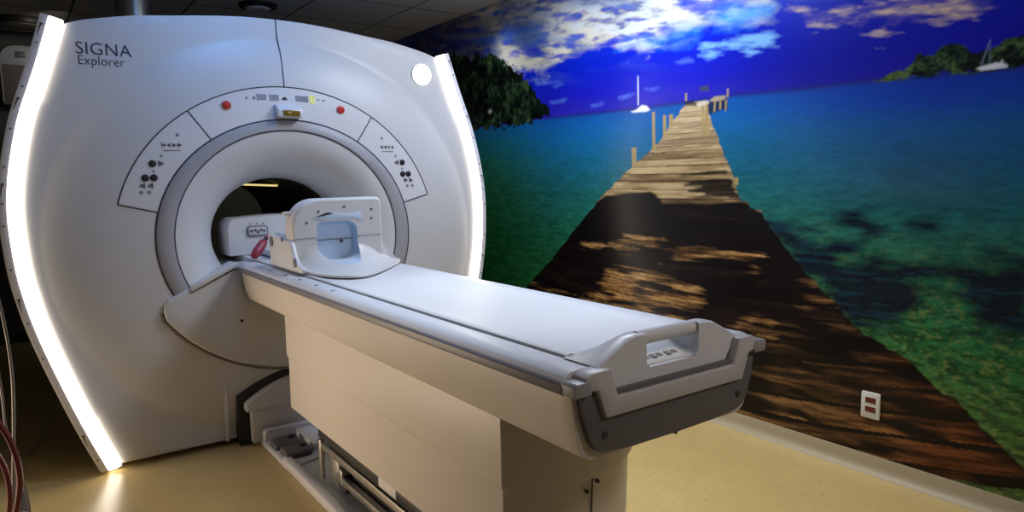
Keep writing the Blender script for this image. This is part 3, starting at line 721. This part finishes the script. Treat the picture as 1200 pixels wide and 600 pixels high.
# cradle: flat top with shallow channel edges
cr = [(-.221, .912), (-.221, .944), (-.212, .948), (-.195, .944), (-.12, .9425), (0, .942), (.12, .9425), (.195, .944), (.212, .948), (.221, .944), (.221, .912)]
obj('cradle', prism([(-x, z + .008) for x, z in cr], 'y', -2.50, .62), M['cradle'], table, 40)
for s in (-1, 1):
    rl = [(.226, .914), (.226, .946), (.262, .948), (.286, .946), (.300, .939), (.308, .928), (.310, .916)]
    r_ = obj('side_rail', prism([(s*x, z) for x, z in rl], 'y', YE+.010, Y0, 0), M['rail'], table, 40)
    bp = [(.296, .917), (.3125, .928), (.3165, .924), (.3165, .906), (.310, .901), (.296, .901)]
    obj('bumper_strip', prism([(s*x, z) for x, z in bp], 'y', YE+.006, Y0, .0015), M['bumper'], table, 30, label='grey bumper strip along the rail')
    if s < 0:
        for y in (-.50, -.70, -.88, -1.07, -1.24):
            obj('scale_mark', box(-.281, -.266, y-.0035, y+.0035, .9475, .9492), M['key_grey'] if y > -1.2 else M['icon'], r_)
    obj('groove', box(s*.2205, s*.2275, -2.5, Y0, .930, .942), M['seam'], table)
obj('cradle_mark', box(-.17, -.05, -2.445, -2.441, .9493, .9502), M['icon'], table)
# skirt below the rails, tapering inwards and closing around the end
def skirt_sec(y, k=1.0):
    return [(-.298*k, y, .912), (-.300*k, y, .895), (-.285*k, y, .80), (-.272*k, y, .765), (-.250*k, y, .750), (.250*k, y, .750), (.272*k, y, .765), (.285*k, y, .80), (.300*k, y, .895), (.298*k, y, .912)]
sk = [skirt_sec(Y0-.004), skirt_sec(-2.0), skirt_sec(-2.56), skirt_sec(-2.606, .998)]
bm = loft(sk); obj('skirt', bevel(bm, .006, 2, 20), M['skirt'], table, 30)
# pedestal with a crease and a bowed near end
def ped(hw, z, y1, bow, yfar):
    near = [(lerp(-hw, hw, k/12), y1 - bow*(1-(2*k/12-1)**2), z) for k in range(13)]
    return [(-hw, yfar, z)] + near + [(hw, yfar, z)]
pd = [ped(.222, .300, -2.235, .085, -.50), ped(.226, .546, -2.242, .088, -.52), ped(.236, .552, -2.252, .090, -.525), ped(.240, .756, -2.258, .09, -.54)]
obj('pedestal', bevel(loft(pd), .006, 2, 30), M['skirt'], table, 25)
obj('pedestal_seam', tube([(0.0, -2.336, .548), (0.0, -2.322, .30)], .0022, 6), M['seam'], table)
def pend(x, bow=.088): return -2.247 - bow*(1-(x/.23)**2)
for x, z in ((-.018, .515), (.020, .534), (.012, .600)):
    obj('screw', cyl((x, pend(x)+.004, z), (0, -1, 0), .0055, .007, 10), M['dark'], table)
# black underside and steel undercarriage
obj('underside', box(-.205, .205, -2.2, -.56, .285, .302), M['black'], table)
obj('chassis', box(-.15, .15, -2.15, -.75, .10, .285, .01), M['dark'], table)
fr = obj('guide_frame', add(box(-.200, -.186, -2.12, -.80, .196, .226, .002), box(.186, .200, -2.12, -.80, .196, .226, .002)), M['chrome'], table)
obj('frame_post', box(-.202, -.184, -.815, -.785, .055, .232, .003), M['chrome'], fr)
obj('frame_post', box(-.180, -.150, -.955, -.845, .055, .205, .004), M['chrome'], fr)
obj('frame_post', box(.184, .202, -.815, -.785, .055, .232, .003), M['chrome'], fr)
obj('lower_rail', box(-.19, -.165, -2.1, -.95, .10, .130, .003), M['chrome'], fr)
obj('label_plate', box(-.2065, -.203, -1.56, -1.42, .250, .286, .0005), M['white'], fr, label='white label plate on the dark slot')
obj('slot_bar', box(-.204, -.19, -2.15, -.80, .248, .288, .002), M['black'], fr)
for sx in (-1, 1):
    for y in (-1.0, -2.0):
        w = obj('caster', cyl((sx*.165-.02, y, .11 if 0 else .098), (1, 0, 0), .045, .04, 24, .006), M['dark'], table)
        obj('caster_fork', box(sx*.165-.026, sx*.165+.026, y-.02, y+.02, .10, .16, .003), M['chrome'], w)
# end: dark grey panel, pale U frame, corner caps, handle
ep = [(-.287, .898), (-.281, .86), (-.262, .80), (-.247, .778), (-.220, .766), (-.12, .760), (0, .758), (.12, .760), (.220, .766), (.247, .778), (.262, .80), (.281, .86), (.287, .898)]
epn = obj('end_panel', prism(ep, 'y', -2.622, -2.58, .005), M['endgrey'], table, 40, label='dark grey end panel')
for s in (-1, 1): obj('screw', cyl((s*.222, -2.62, .806), (0, -1, 0), .0085, .004, 14, .001), M['dark'], epn)
obj('end_notch', box(-.002, .002, -2.6235, -2.60, .756, .762), M['black'], epn)
uf = [(-.262, .949), (-.282, .940), (-.286, .915), (-.250, .908), (-.226, .846), (.226, .846), (.250, .908), (.286, .915), (.282, .940), (.262, .949), (.212, .949), (.192, .886), (-.192, .886), (-.212, .949)]
obj('end_frame', prism(uf, 'y', -2.634, -2.585, .004), M['endframe'], table, 40)
obj('frame_recess', box(-.206, .206, -2.600, -2.52, .882, .919), M['black'], table)
for s in (-1, 1):
    obj('corner_cap', prism([(s*.268, .904), (s*.314, .904), (s*.315, .928), (s*.308, .934), (s*.270, .934)], 'y', -2.636, -2.590, .003), M['cap'], table, 40, label='grey corner cap')
# handle: bridge with an oblong opening and a round bar
hp = [(-.232, .950), (-.140, .998), (-.118, 1.002), (.118, 1.002), (.140, .998), (.232, .950), (.196, .912), (.186, .896), (-.186, .896), (-.196, .912)]
def hand_ring(y, sc_z, sq): return [(x*sq, y, .903+(z-.903)*sc_z) for x, z in hp]
hb = loft([[(x*.985, -2.612, .903+(z-.903)*.97) for x, z in hp], [(x, -2.606, z) for x, z in hp], [(x, -2.576, z) for x, z in hp], [(x*1.0, -2.50, min(z, .957)) for x, z in hp]])
h = obj('handle', hb, M['rail'], table, 20)
cut = bmesh.new()
op = [(-.088, .996), (-.083, .935), (-.074, .924), (.074, .924), (.083, .935), (.088, .996)]
c1 = obj('cut', prism([(-.088, 1.02), (-.086, .935), (-.074, .924), (.074, .924), (.086, .935), (.088, 1.02)], 'y', -2.70, -2.40), M['rail'], None, 0)
c1.location = -origin(table); 
c1.parent = None
h_loc = origin(table)
# put handle mesh in world space for the cut
for v in h.data.vertices: v.co += h_loc
h.parent = None; c1.location = (0, 0, 0)
boolean(h, [c1])
for v in h.data.vertices: v.co -= h_loc
h.parent = table
obj('handle_floor', prism([(-2.600, .905), (-2.600, .927), (-2.485, .9575), (-2.485, .93)], 'x', -.088, .088, .001), M['white'], h, label='bright white floor of the grip opening')
obj('handle_bar', cyl((-.098, -2.590, .988), (1, 0, 0), .0165, .196, 24), M['rail'], h)
for k, x in enumerate((-.05, -.028, -.006, .02, .042)):
    obj('grip_print', prism([(-2.580-.004*(k % 2), .931), (-2.580-.004*(k % 2), .9342), (-2.568, .9370), (-2.568, .933)], 'x', x-.007, x+.007), M['beige'], h)

# base tray on the floor with two foot pedals
tray = obj('base_tray', add(box(-.255, .20, -2.05, -.02, .0, .022, .006), box(-.258, -.215, -2.05, -.43, .0, .050, .012)), M['tray'], table)
obj('pedal_housing', add(add(prism([(-.262, -.11), (-.262, -.50), (-.235, -.545), (-.10, -.50), (.02, -.40), (.06, -.30), (.06, -.11)], 'z', .004, .034, .008),
    prism([(-.258, .02), (-.256, .082), (-.240, .092), (.04, .092), (.06, .07), (.06, .02)], 'y', -.158, -.112, .008)),
    prism([(-.105, -.13), (-.100, -.43), (.02, -.38), (.055, -.30), (.055, -.13)], 'z', .02, .070, .014)), M['tray'], tray)
for (x, y) in ((-.187, -.262), (-.180, -.405)):
    bm = prism([(y-.056, .032), (y-.054, .058), (y+.02, .074), (y+.048, .070), (y+.052, .032)], 'x', x-.064, x+.064, .010, 3)
    p = obj('foot_pedal', bm, M['pedal'], tray, 45, label='dark grey foot pedal')
    obj('pedal_icon', box(x+.018, x+.048, y-.008, y+.020, .068, .0768, .002), M['black'], p)

# ------------------------------------------------------------------ head coil on the cradle
coil = thing('head_coil', 'white plastic head coil with rounded opening lying on the patient table', 'head coil', (0, -.62, .952))
def rrect(x0, x1, z0, z1, r, n=8):
    """rounded rectangle, radii (bl, br, tr, tl)"""
    pts = []
    for (cx_, cz_, a0), rr in zip(((x0, z0, PI), (x1, z0, 1.5*PI), (x1, z1, 0), (x0, z1, .5*PI)), r):
        sx = 1 if cx_ == x0 else -1; sz = 1 if cz_ == z0 else -1
        for k in range(n+1):
            t = a0 + PI/2*k/n; pts.append((cx_+sx*rr+rr*math.cos(t), cz_+sz*rr+rr*math.sin(t)))
    return pts
bodyp = rrect(-.222, .205, .953, 1.262, (.012, .012, .026, .125), 10)
def inset(pts, d):
    c = (-.008, 1.10); return [(c[0]+(x-c[0])*(1-d/.21), c[1]+(z-c[1])*(1-d/.155)) for x, z in pts]
cb = loft([[(x, -.655, z) for x, z in inset(bodyp, .010)], [(x, -.648, z) for x, z in inset(bodyp, .003)], [(x, -.638, z) for x, z in bodyp],
           [(x, -.566, z) for x, z in bodyp], [(x, -.556, z) for x, z in inset(bodyp, .008)]])
body = obj('coil_body', cb, M['coil'], None, 35)
# flared foot plate: a concave sweep from the tongue up to the front of the body
fa = smooth_path([(-.226, -.62, .957), (-.214, -.76, .957), (-.200, -.90, .957), (-.165, -1.00, .957), (-.098, -1.055, .957), (-.02, -1.025, .957), (.10, -.905, .957), (.20, -.785, .957), (.285, -.665, .957), (.29, -.62, .957)], 6)
n_ = len(fa)
fb = [(lerp(-.205, .192, k/(n_-1)), -.648, 1.085 + .0*k) for k in range(n_)]
cols = []
for p, w in zip(fa, fb):
    c = [(p[0], p[1], .953), (p[0], p[1], .9585)]
    for q in range(0, 13):
        t = q/12; hx = math.sin(t*PI/2); hz = 1-math.cos(t*PI/2)
        c.append((lerp(p[0], w[0], hx), lerp(p[1]+.002, w[1], hx), lerp(.9625, w[2], hz)))
    cols.append(c + [(w[0], -.58, w[2]), (w[0], -.58, .953)])
fm = loft(cols)
foot = obj('coil_foot', fm, M['coil'], None, 50)
pk = rrect(-.112, .078, .985, 1.160, (.062, .062, .045, .030), 8)
def cutter(y0, y1, d):
    return obj('cut', prism(inset(pk, -d), 'y', y0, y1), M['pocket'], None, 0)
boolean(body, [cutter(-1.2, -.600, 0)])
boolean(foot, [cutter(-1.2, -.598, .003)])
# the pocket's blue lining and the ledge above it
off = origin(coil)
for o_ in (body, foot):
    for v in o_.data.vertices: v.co -= off
    o_.parent = coil
lining = obj('coil_lining', prism(inset(pk, -.006), 'y', -.605, -.592), M['pocket'], coil, 50, label='pale blue lining of the opening')
obj('lining_seam', box(-.108, .074, -.610, -.605, 1.072, 1.075), M['icon'], lining)
obj('lining_screw', cyl((.018, -.605, 1.064), (0, -1, 0), .008, .008, 12), M['key_grey'], lining)
obj('top_recess', prism([(-.130, 1.178), (-.060, 1.205), (.02, 1.190), (.095, 1.200), (.110, 1.160), (.084, 1.160), (.075, 1.168), (-.02, 1.172), (-.07, 1.166)], 'y', -.6575, -.64, .001), M['pocket'], body)
obj('recess_gap', prism([(-.118, 1.180), (-.062, 1.201), (-.030, 1.196), (-.075, 1.186)], 'y', -.6590, -.65), M['dark'], body)
seam_b = [(-.205, 1.090), (-.114, 1.092)]
obj('coil_seam', add(tube([(-.218, -.6555, 1.088), (-.114, -.6565, 1.091)], .0014, 6), tube([(.080, -.6565, 1.088), (.196, -.6555, 1.088)], .0014, 6)), M['icon'], body)
for x, z in ((-.155, 1.158), (-.10, 1.205), (.152, 1.206), (.150, 1.165), (.02, 1.222)):
    obj('coil_screw', cyl((x, -.652, z), (0, -1, 0), .0065, .005, 12, .001), M['bumper'], body)
# left cheek with port caps
obj('coil_base', prism(rrect(-.214, .200, .953, 1.105, (.010, .010, .03, .03), 6), 'y', -.562, -.345, .008), M['coil'], coil, 40)
ck = obj('side_cheek', prism([(-.80, .953), (-.80, .972), (-.74, .985), (-.69, 1.02), (-.655, 1.08), (-.36, 1.10), (-.36, .953)], 'x', -.236, -.212, .006), M['coil'], coil)
for y, z, r in ((-.40, 1.065, .017), (-.72, .995, .015)):
    bm = bmesh.new(); bmesh.ops.create_uvsphere(bm, u_segments=20, v_segments=10, radius=1, matrix=Matrix.Translation((-.238, y, z)) @ Matrix.Diagonal((.006, r*1.3, r*1.4, 1)))
    obj('port_cap', bm, M['port'], ck, 60, label='grey oval port cap')
obj('port_cap', cyl((-.236, -.56, 1.085), (-1, 0, 0), .010, .005, 14, .001), M['port'], ck)
obj('latch_tab', prism([(-.196, 1.175), (-.232, 1.196), (-.234, 1.206), (-.205, 1.208), (-.18, 1.195)], 'y', -.60, -.56, .003), M['coil'], body)

coil.location.z += .0045
# ------------------------------------------------------------------ connector block in the bore
blk = thing('connector_block', 'white connector block at the head end of the cradle inside the bore', 'connector block', (0, .3, .952))
bp = [(-.290, .952), (-.292, 1.10), (-.284, 1.128), (-.262, 1.146), (-.05, 1.158), (.05, 1.158), (.262, 1.146), (.284, 1.128), (.285, 1.10), (.285, .952)]
bb = loft([[(x*.985, .183, .952+(z-.952)*.985) for x, z in bp], [(x, .192, z) for x, z in bp], [(x*.985, .42, z) for x, z in bp]])
bk = obj('block_body', bb, M['coil'], blk, 35)
obj('block_foot', prism([(-.135, .952), (-.135, .985), (.2, .985), (.21, .952)], 'y', -.30, .19, .006), M['coil'], blk)
pp = obj('port_panel', prism(rrect(-.193, -.084, 1.050, 1.106, (.014,)*4, 5), 'y', .172, .19, .002), M['port'], bk, label='grey port panel')
obj('port_face', prism(rrect(-.186, -.091, 1.057, 1.099, (.010,)*4, 5), 'y', .1705, .18, .001), M['tray'], pp)
for k, (x, z) in enumerate(((-.172, 1.078), (-.152, 1.082), (-.138, 1.072), (-.122, 1.082), (-.106, 1.078))):
    obj('socket', cyl((x, .172, z), (0, -1, 0), .0075, .003, 10), M['key_grey'], pp)
for x in (-.175, -.14, -.105):
    obj('port_icon', box(x-.004, x+.004, .1815, .186, 1.113, 1.121), M['icon'], bk)

blk.location.z += .0055
# ------------------------------------------------------------------ squeeze bulb lying against the block
bulb = thing('squeeze_bulb', 'dark pink patient squeeze bulb lying on the rail beside the head coil', 'squeeze bulb', (-.235, -.13, .95))
def along(p, q, prof):
    p, q = Vector(p), Vector(q); return tube([p.lerp(q, t) for t, _ in prof], [r for _, r in prof], 18)
p0, p1 = (-.248, -.115, .972), (-.170, -.055, 1.047)
obj('bulb', along(p0, p1, [(0, .008), (.05, .018), (.3, .0225), (.75, .0235), (.93, .019), (1, .011)]), M['bulb'], bulb, 60)
p2 = tuple(Vector(p1) + (Vector(p1)-Vector(p0))*.20)
obj('connector', along(p1, p2, [(0, .010), (.2, .011), (.8, .010), (1, .007)]), M['black'], bulb, 60, label='black connector collar')
p3 = tuple(Vector(p2) + (Vector(p1)-Vector(p0))*.16)
obj('tip', along(p2, p3, [(0, .008), (.5, .011), (1, .006)]), M['pink'], bulb, 60, label='light pink tip')

# ------------------------------------------------------------------ wall socket on the mural
ol = thing('wall_socket', 'white wall socket plate with two dark red outlets on the mural', 'wall socket', (WX, -2.136, .306))
pl = obj('plate', prism(rrect(-2.178, -2.094, .246, .366, (.008,)*4, 4), 'x', WX-.012, WX, .004), M['white'], ol)
for z in (.280, .322):
    obj('outlet', box(WX-.0145, WX-.008, -2.160, -2.114, z-.003, z+.021, .002), M['socket'], ol, label='dark red outlet')

# ------------------------------------------------------------------ ceiling and back of the room
sp_ = thing('ceiling_speaker', 'round dark ceiling diffuser above the scanner', 'ceiling diffuser', (.375, 1.69, CZ))
obj('outer_ring', cyl((.375, 1.69, CZ-.030), (0, 0, 1), .125, .030, 40, .006, .14), M['black'], sp_)
obj('inner_disc', cyl((.375, 1.69, CZ-.045), (0, 0, 1), .080, .02, 40, .006, .095), M['white'], sp_)
lr = thing('ceiling_ring_lamp', 'large unlit round ceiling fixture at the far left', 'ceiling fixture', (-1.03, 3.10, CZ))
obj('lamp_ring', cyl((-1.03, 3.10, CZ-.05), (0, 0, 1), .20, .05, 48, .010), M['dark'], lr)
obj('lamp_disc', cyl((-1.03, 3.10, CZ-.055), (0, 0, 1), .16, .01, 48, .002), M['beige'], lr)
pipe = thing('vent_pipe', 'vertical metal vent pipe rising from the top of the scanner', 'pipe', (-.51, 1.2, 2.15))
obj('pipe_body', cyl((-.51, 1.2, 2.15), (0, 0, 1), .098, CZ-2.15, 40), M['metalpipe'], pipe, 60)
obj('pipe_flange', cyl((-.51, 1.2, 2.15), (0, 0, 1), .135, .03, 40, .004), M['dark'], pipe)
wb = thing('wall_unit', 'pale boxy wall unit on the back wall left of the scanner', 'wall unit', (-1.09, YB, 2.05))
bw = obj('unit_body', prism(rrect(-1.20, -.94, 2.02, 2.50, (.02, .02, .05, .12), 6), 'y', YB-.12, YB, .012), M['tray'], wb)
obj('unit_face', box(-1.185, -.98, YB-.128, YB-.10, 2.03, 2.34, .006), M['beige'], bw, label='taupe lower face')
obj('unit_grille', box(-1.09, -1.02, YB-.126, YB-.10, 2.40, 2.45, .003), M['bumper'], bw)

# cables at the far left
def cable(name, pts, r, m, label, k=8):
    base = Vector(min(pts, key=lambda p: p[2]))
    return base_obj(name, tube(smooth_path(pts, k), r, 8), m, base, label, 'cable', None, 60)
cable('white_cable', [(-1.46, -.40, CZ-.001), (-1.44, -.40, 2.2), (-1.38, -.40, 1.7), (-1.30, -.40, 1.28), (-1.285, -.40, 1.05), (-1.262, -.40, .85), (-1.252, -.40, .66), (-1.258, -.42, .50), (-1.275, -.45, .3), (-1.30, -.5, .06), (-1.36, -.52, .006), (-1.6, -.5, .006)], .0055, M['cable'], 'thin pale cable hanging down at the far left edge')
cable('pale_cord', [(-1.50, -.55, CZ-.001), (-1.47, -.55, 2.2), (-1.40, -.55, 1.6), (-1.33, -.55, 1.2), (-1.30, -.55, .9), (-1.286, -.55, .62), (-1.283, -.55, .46), (-1.262, -.50, .30), (-1.242, -.46, .14), (-1.25, -.42, .02), (-1.31, -.4, .006), (-1.55, -.3, .006)], .004, M['cable'], 'second pale cord slanting to the floor past the red hoses')
cable('red_hose', [(-1.95, -.95, .0095), (-1.72, -.95, .03), (-1.60, -.94, .30), (-1.52, -.92, .62), (-1.42, -.9, .74), (-1.34, -.9, .68), (-1.290, -.9, .58), (-1.262, -.9, .50), (-1.250, -.9, .40), (-1.262, -.88, .30), (-1.30, -.85, .16), (-1.36, -.8, .03), (-1.5, -.75, .0095), (-1.8, -.7, .0095)], .0095, M['redcable'], 'dark red hose nearest the camera at the lower left edge')
cable('red_hose', [(-1.90, -.85, .0085), (-1.70, -.85, .03), (-1.60, -.84, .26), (-1.53, -.82, .50), (-1.44, -.8, .58), (-1.36, -.8, .53), (-1.305, -.8, .44), (-1.285, -.8, .34), (-1.295, -.78, .22), (-1.34, -.72, .06), (-1.42, -.66, .0085), (-1.7, -.5, .0085)], .0085, M['redcable'], 'second dark red hose behind the first at the lower left edge')
cable('grey_cable', [(-1.06, .62, .29), (-1.10, .60, .21), (-1.15, .56, .12), (-1.21, .50, .035), (-1.30, .45, .006), (-1.55, .42, .006)], .006, M['bumper'], 'grey cable slanting to the dark floor left of the scanner')
cn = thing('hose_connector', 'small grey and white hose connector standing on the floor at the lower left', 'connector', (-1.245, -.35, 0))
obj('connector_body', box(-1.275, -1.238, -.37, -.33, 0, .115, .006), M['bumper'], cn)
obj('connector_plug', cyl((-1.262, -.372, .045), (0, -1, 0), .016, .02, 16, .002), M['white'], cn, label='white plug')
obj('connector_cap', cyl((-1.256, -.35, .110), (0, 0, 1), .013, .03, 14, .002), M['port'], cn)

# ------------------------------------------------------------------ light
w = bpy.data.worlds.new('world'); sc.world = w; w.use_nodes = True
w.node_tree.nodes['Background'].inputs[0].default_value = (0.01, 0.01, 0.012, 1)

def area(name, loc, target, size, power, col, spread=PI, size_y=None):
    l = bpy.data.lights.new(name, 'AREA'); l.energy = power; l.color = col; l.size = size; l.spread = spread
    if size_y: l.shape = 'RECTANGLE'; l.size_y = size_y
    o = bpy.data.objects.new(name, l); COL.objects.link(o); o.location = loc
    o.rotation_euler = (Vector(target)-Vector(loc)).to_track_quat('-Z', 'Y').to_euler(); return o
def spot(name, loc, target, power, col, angle, blend=.6, r=.05):
    l = bpy.data.lights.new(name, 'SPOT'); l.energy = power; l.color = col; l.spot_size = math.radians(angle); l.spot_blend = blend; l.shadow_soft_size = r
    o = bpy.data.objects.new(name, l); COL.objects.link(o); o.location = loc
    o.rotation_euler = (Vector(target)-Vector(loc)).to_track_quat('-Z', 'Y').to_euler(); return o

area('ceiling_panel_scanner', (-.25, -.42, CZ-.03), (-.2, -.2, 0), .5, 5.6, (.13, .40, 1.0), size_y=.5)
area('ceiling_panel_table', (1.10, -1.10, CZ-.03), (.9, -1.15, 0), .6, 30, (.78, .87, 1.0), size_y=.6)
area('front_fill', (.9, -4.2, CZ-.05), (.1, -2.0, .6), .6, 12, (1.0, .88, .80), size_y=.6, spread=2.2)  # unseen fill light, added to brighten the near table end and scanner front
spot('table_fill', (.15, -1.75, CZ-.04), (.0, -1.75, 0), 68, (.72, .85, 1.0), 62, .8, .12)  # extra spot with no known fixture, added to brighten the table top
spot('mural_spot', (1.58, .65, CZ-.04), (1.74, .65, 1.0), 16, (.86, .90, 1.0), 110, 1.0, .12)
spot('mural_spot', (1.10, -.2, CZ-.04), (1.80, -.2, 1.6), 24, (.84, .90, 1.0), 120, 1.0, .12)  # this second spot is added to lift the mural's sky and right side
spot('floor_downlight', (1.25, -1.75, CZ-.04), (1.15, -1.75, 0), 90, (1.0, .88, .64), 66, .9, .08)
area('side_warm_fill', (-2.25, -.15, .42), (-.3, -1.35, .52), 1.0, 7.6, (1.0, .78, .57), size_y=.6, spread=1.35)  # invented warm fill out of view, lights the table's left side
spot('rear_wall_fill', (1.0, 2.75, CZ-.10), (.75, YB, 1.1), 14, (1.0, .92, .72), 95, .8, .08)  # added light that makes the back wall visible through the bore
spot('rear_unit_fill', (-.75, 2.5, CZ-.08), (-1.09, YB, 2.15), 5, (1.0, .95, .85), 75, .8, .06)  # made-up spot aimed at the wall unit to brighten it

# ------------------------------------------------------------------ camera
F, YAW, PITCH, ROLL = 815.17, .6178, .1145, -.0192
cy, sy, cp, sp = math.cos(YAW), math.sin(YAW), math.cos(PITCH), math.sin(PITCH)
fw = Vector((sy*cp, cy*cp, -sp)); r0 = Vector((cy, -sy, 0)); u0 = r0.cross(fw)
rt = math.cos(ROLL)*r0 + math.sin(ROLL)*u0; up = -math.sin(ROLL)*r0 + math.cos(ROLL)*u0
cam = bpy.data.cameras.new('camera'); cam.sensor_width = 36; cam.lens = 36*F/1200; cam.clip_start = .05
co = bpy.data.objects.new('camera', cam); COL.objects.link(co)
co.matrix_world = Matrix(((rt.x, up.x, -fw.x, -1.1896), (rt.y, up.y, -fw.y, -3.6603), (rt.z, up.z, -fw.z, 1.35), (0, 0, 0, 1)))
sc.camera = co
vs = sc.view_settings
sc.display_settings.display_device = 'sRGB'
vs.view_transform = 'Standard'; vs.look = 'None'; vs.exposure = 0; vs.gamma = 1; vs.use_curve_mapping = False
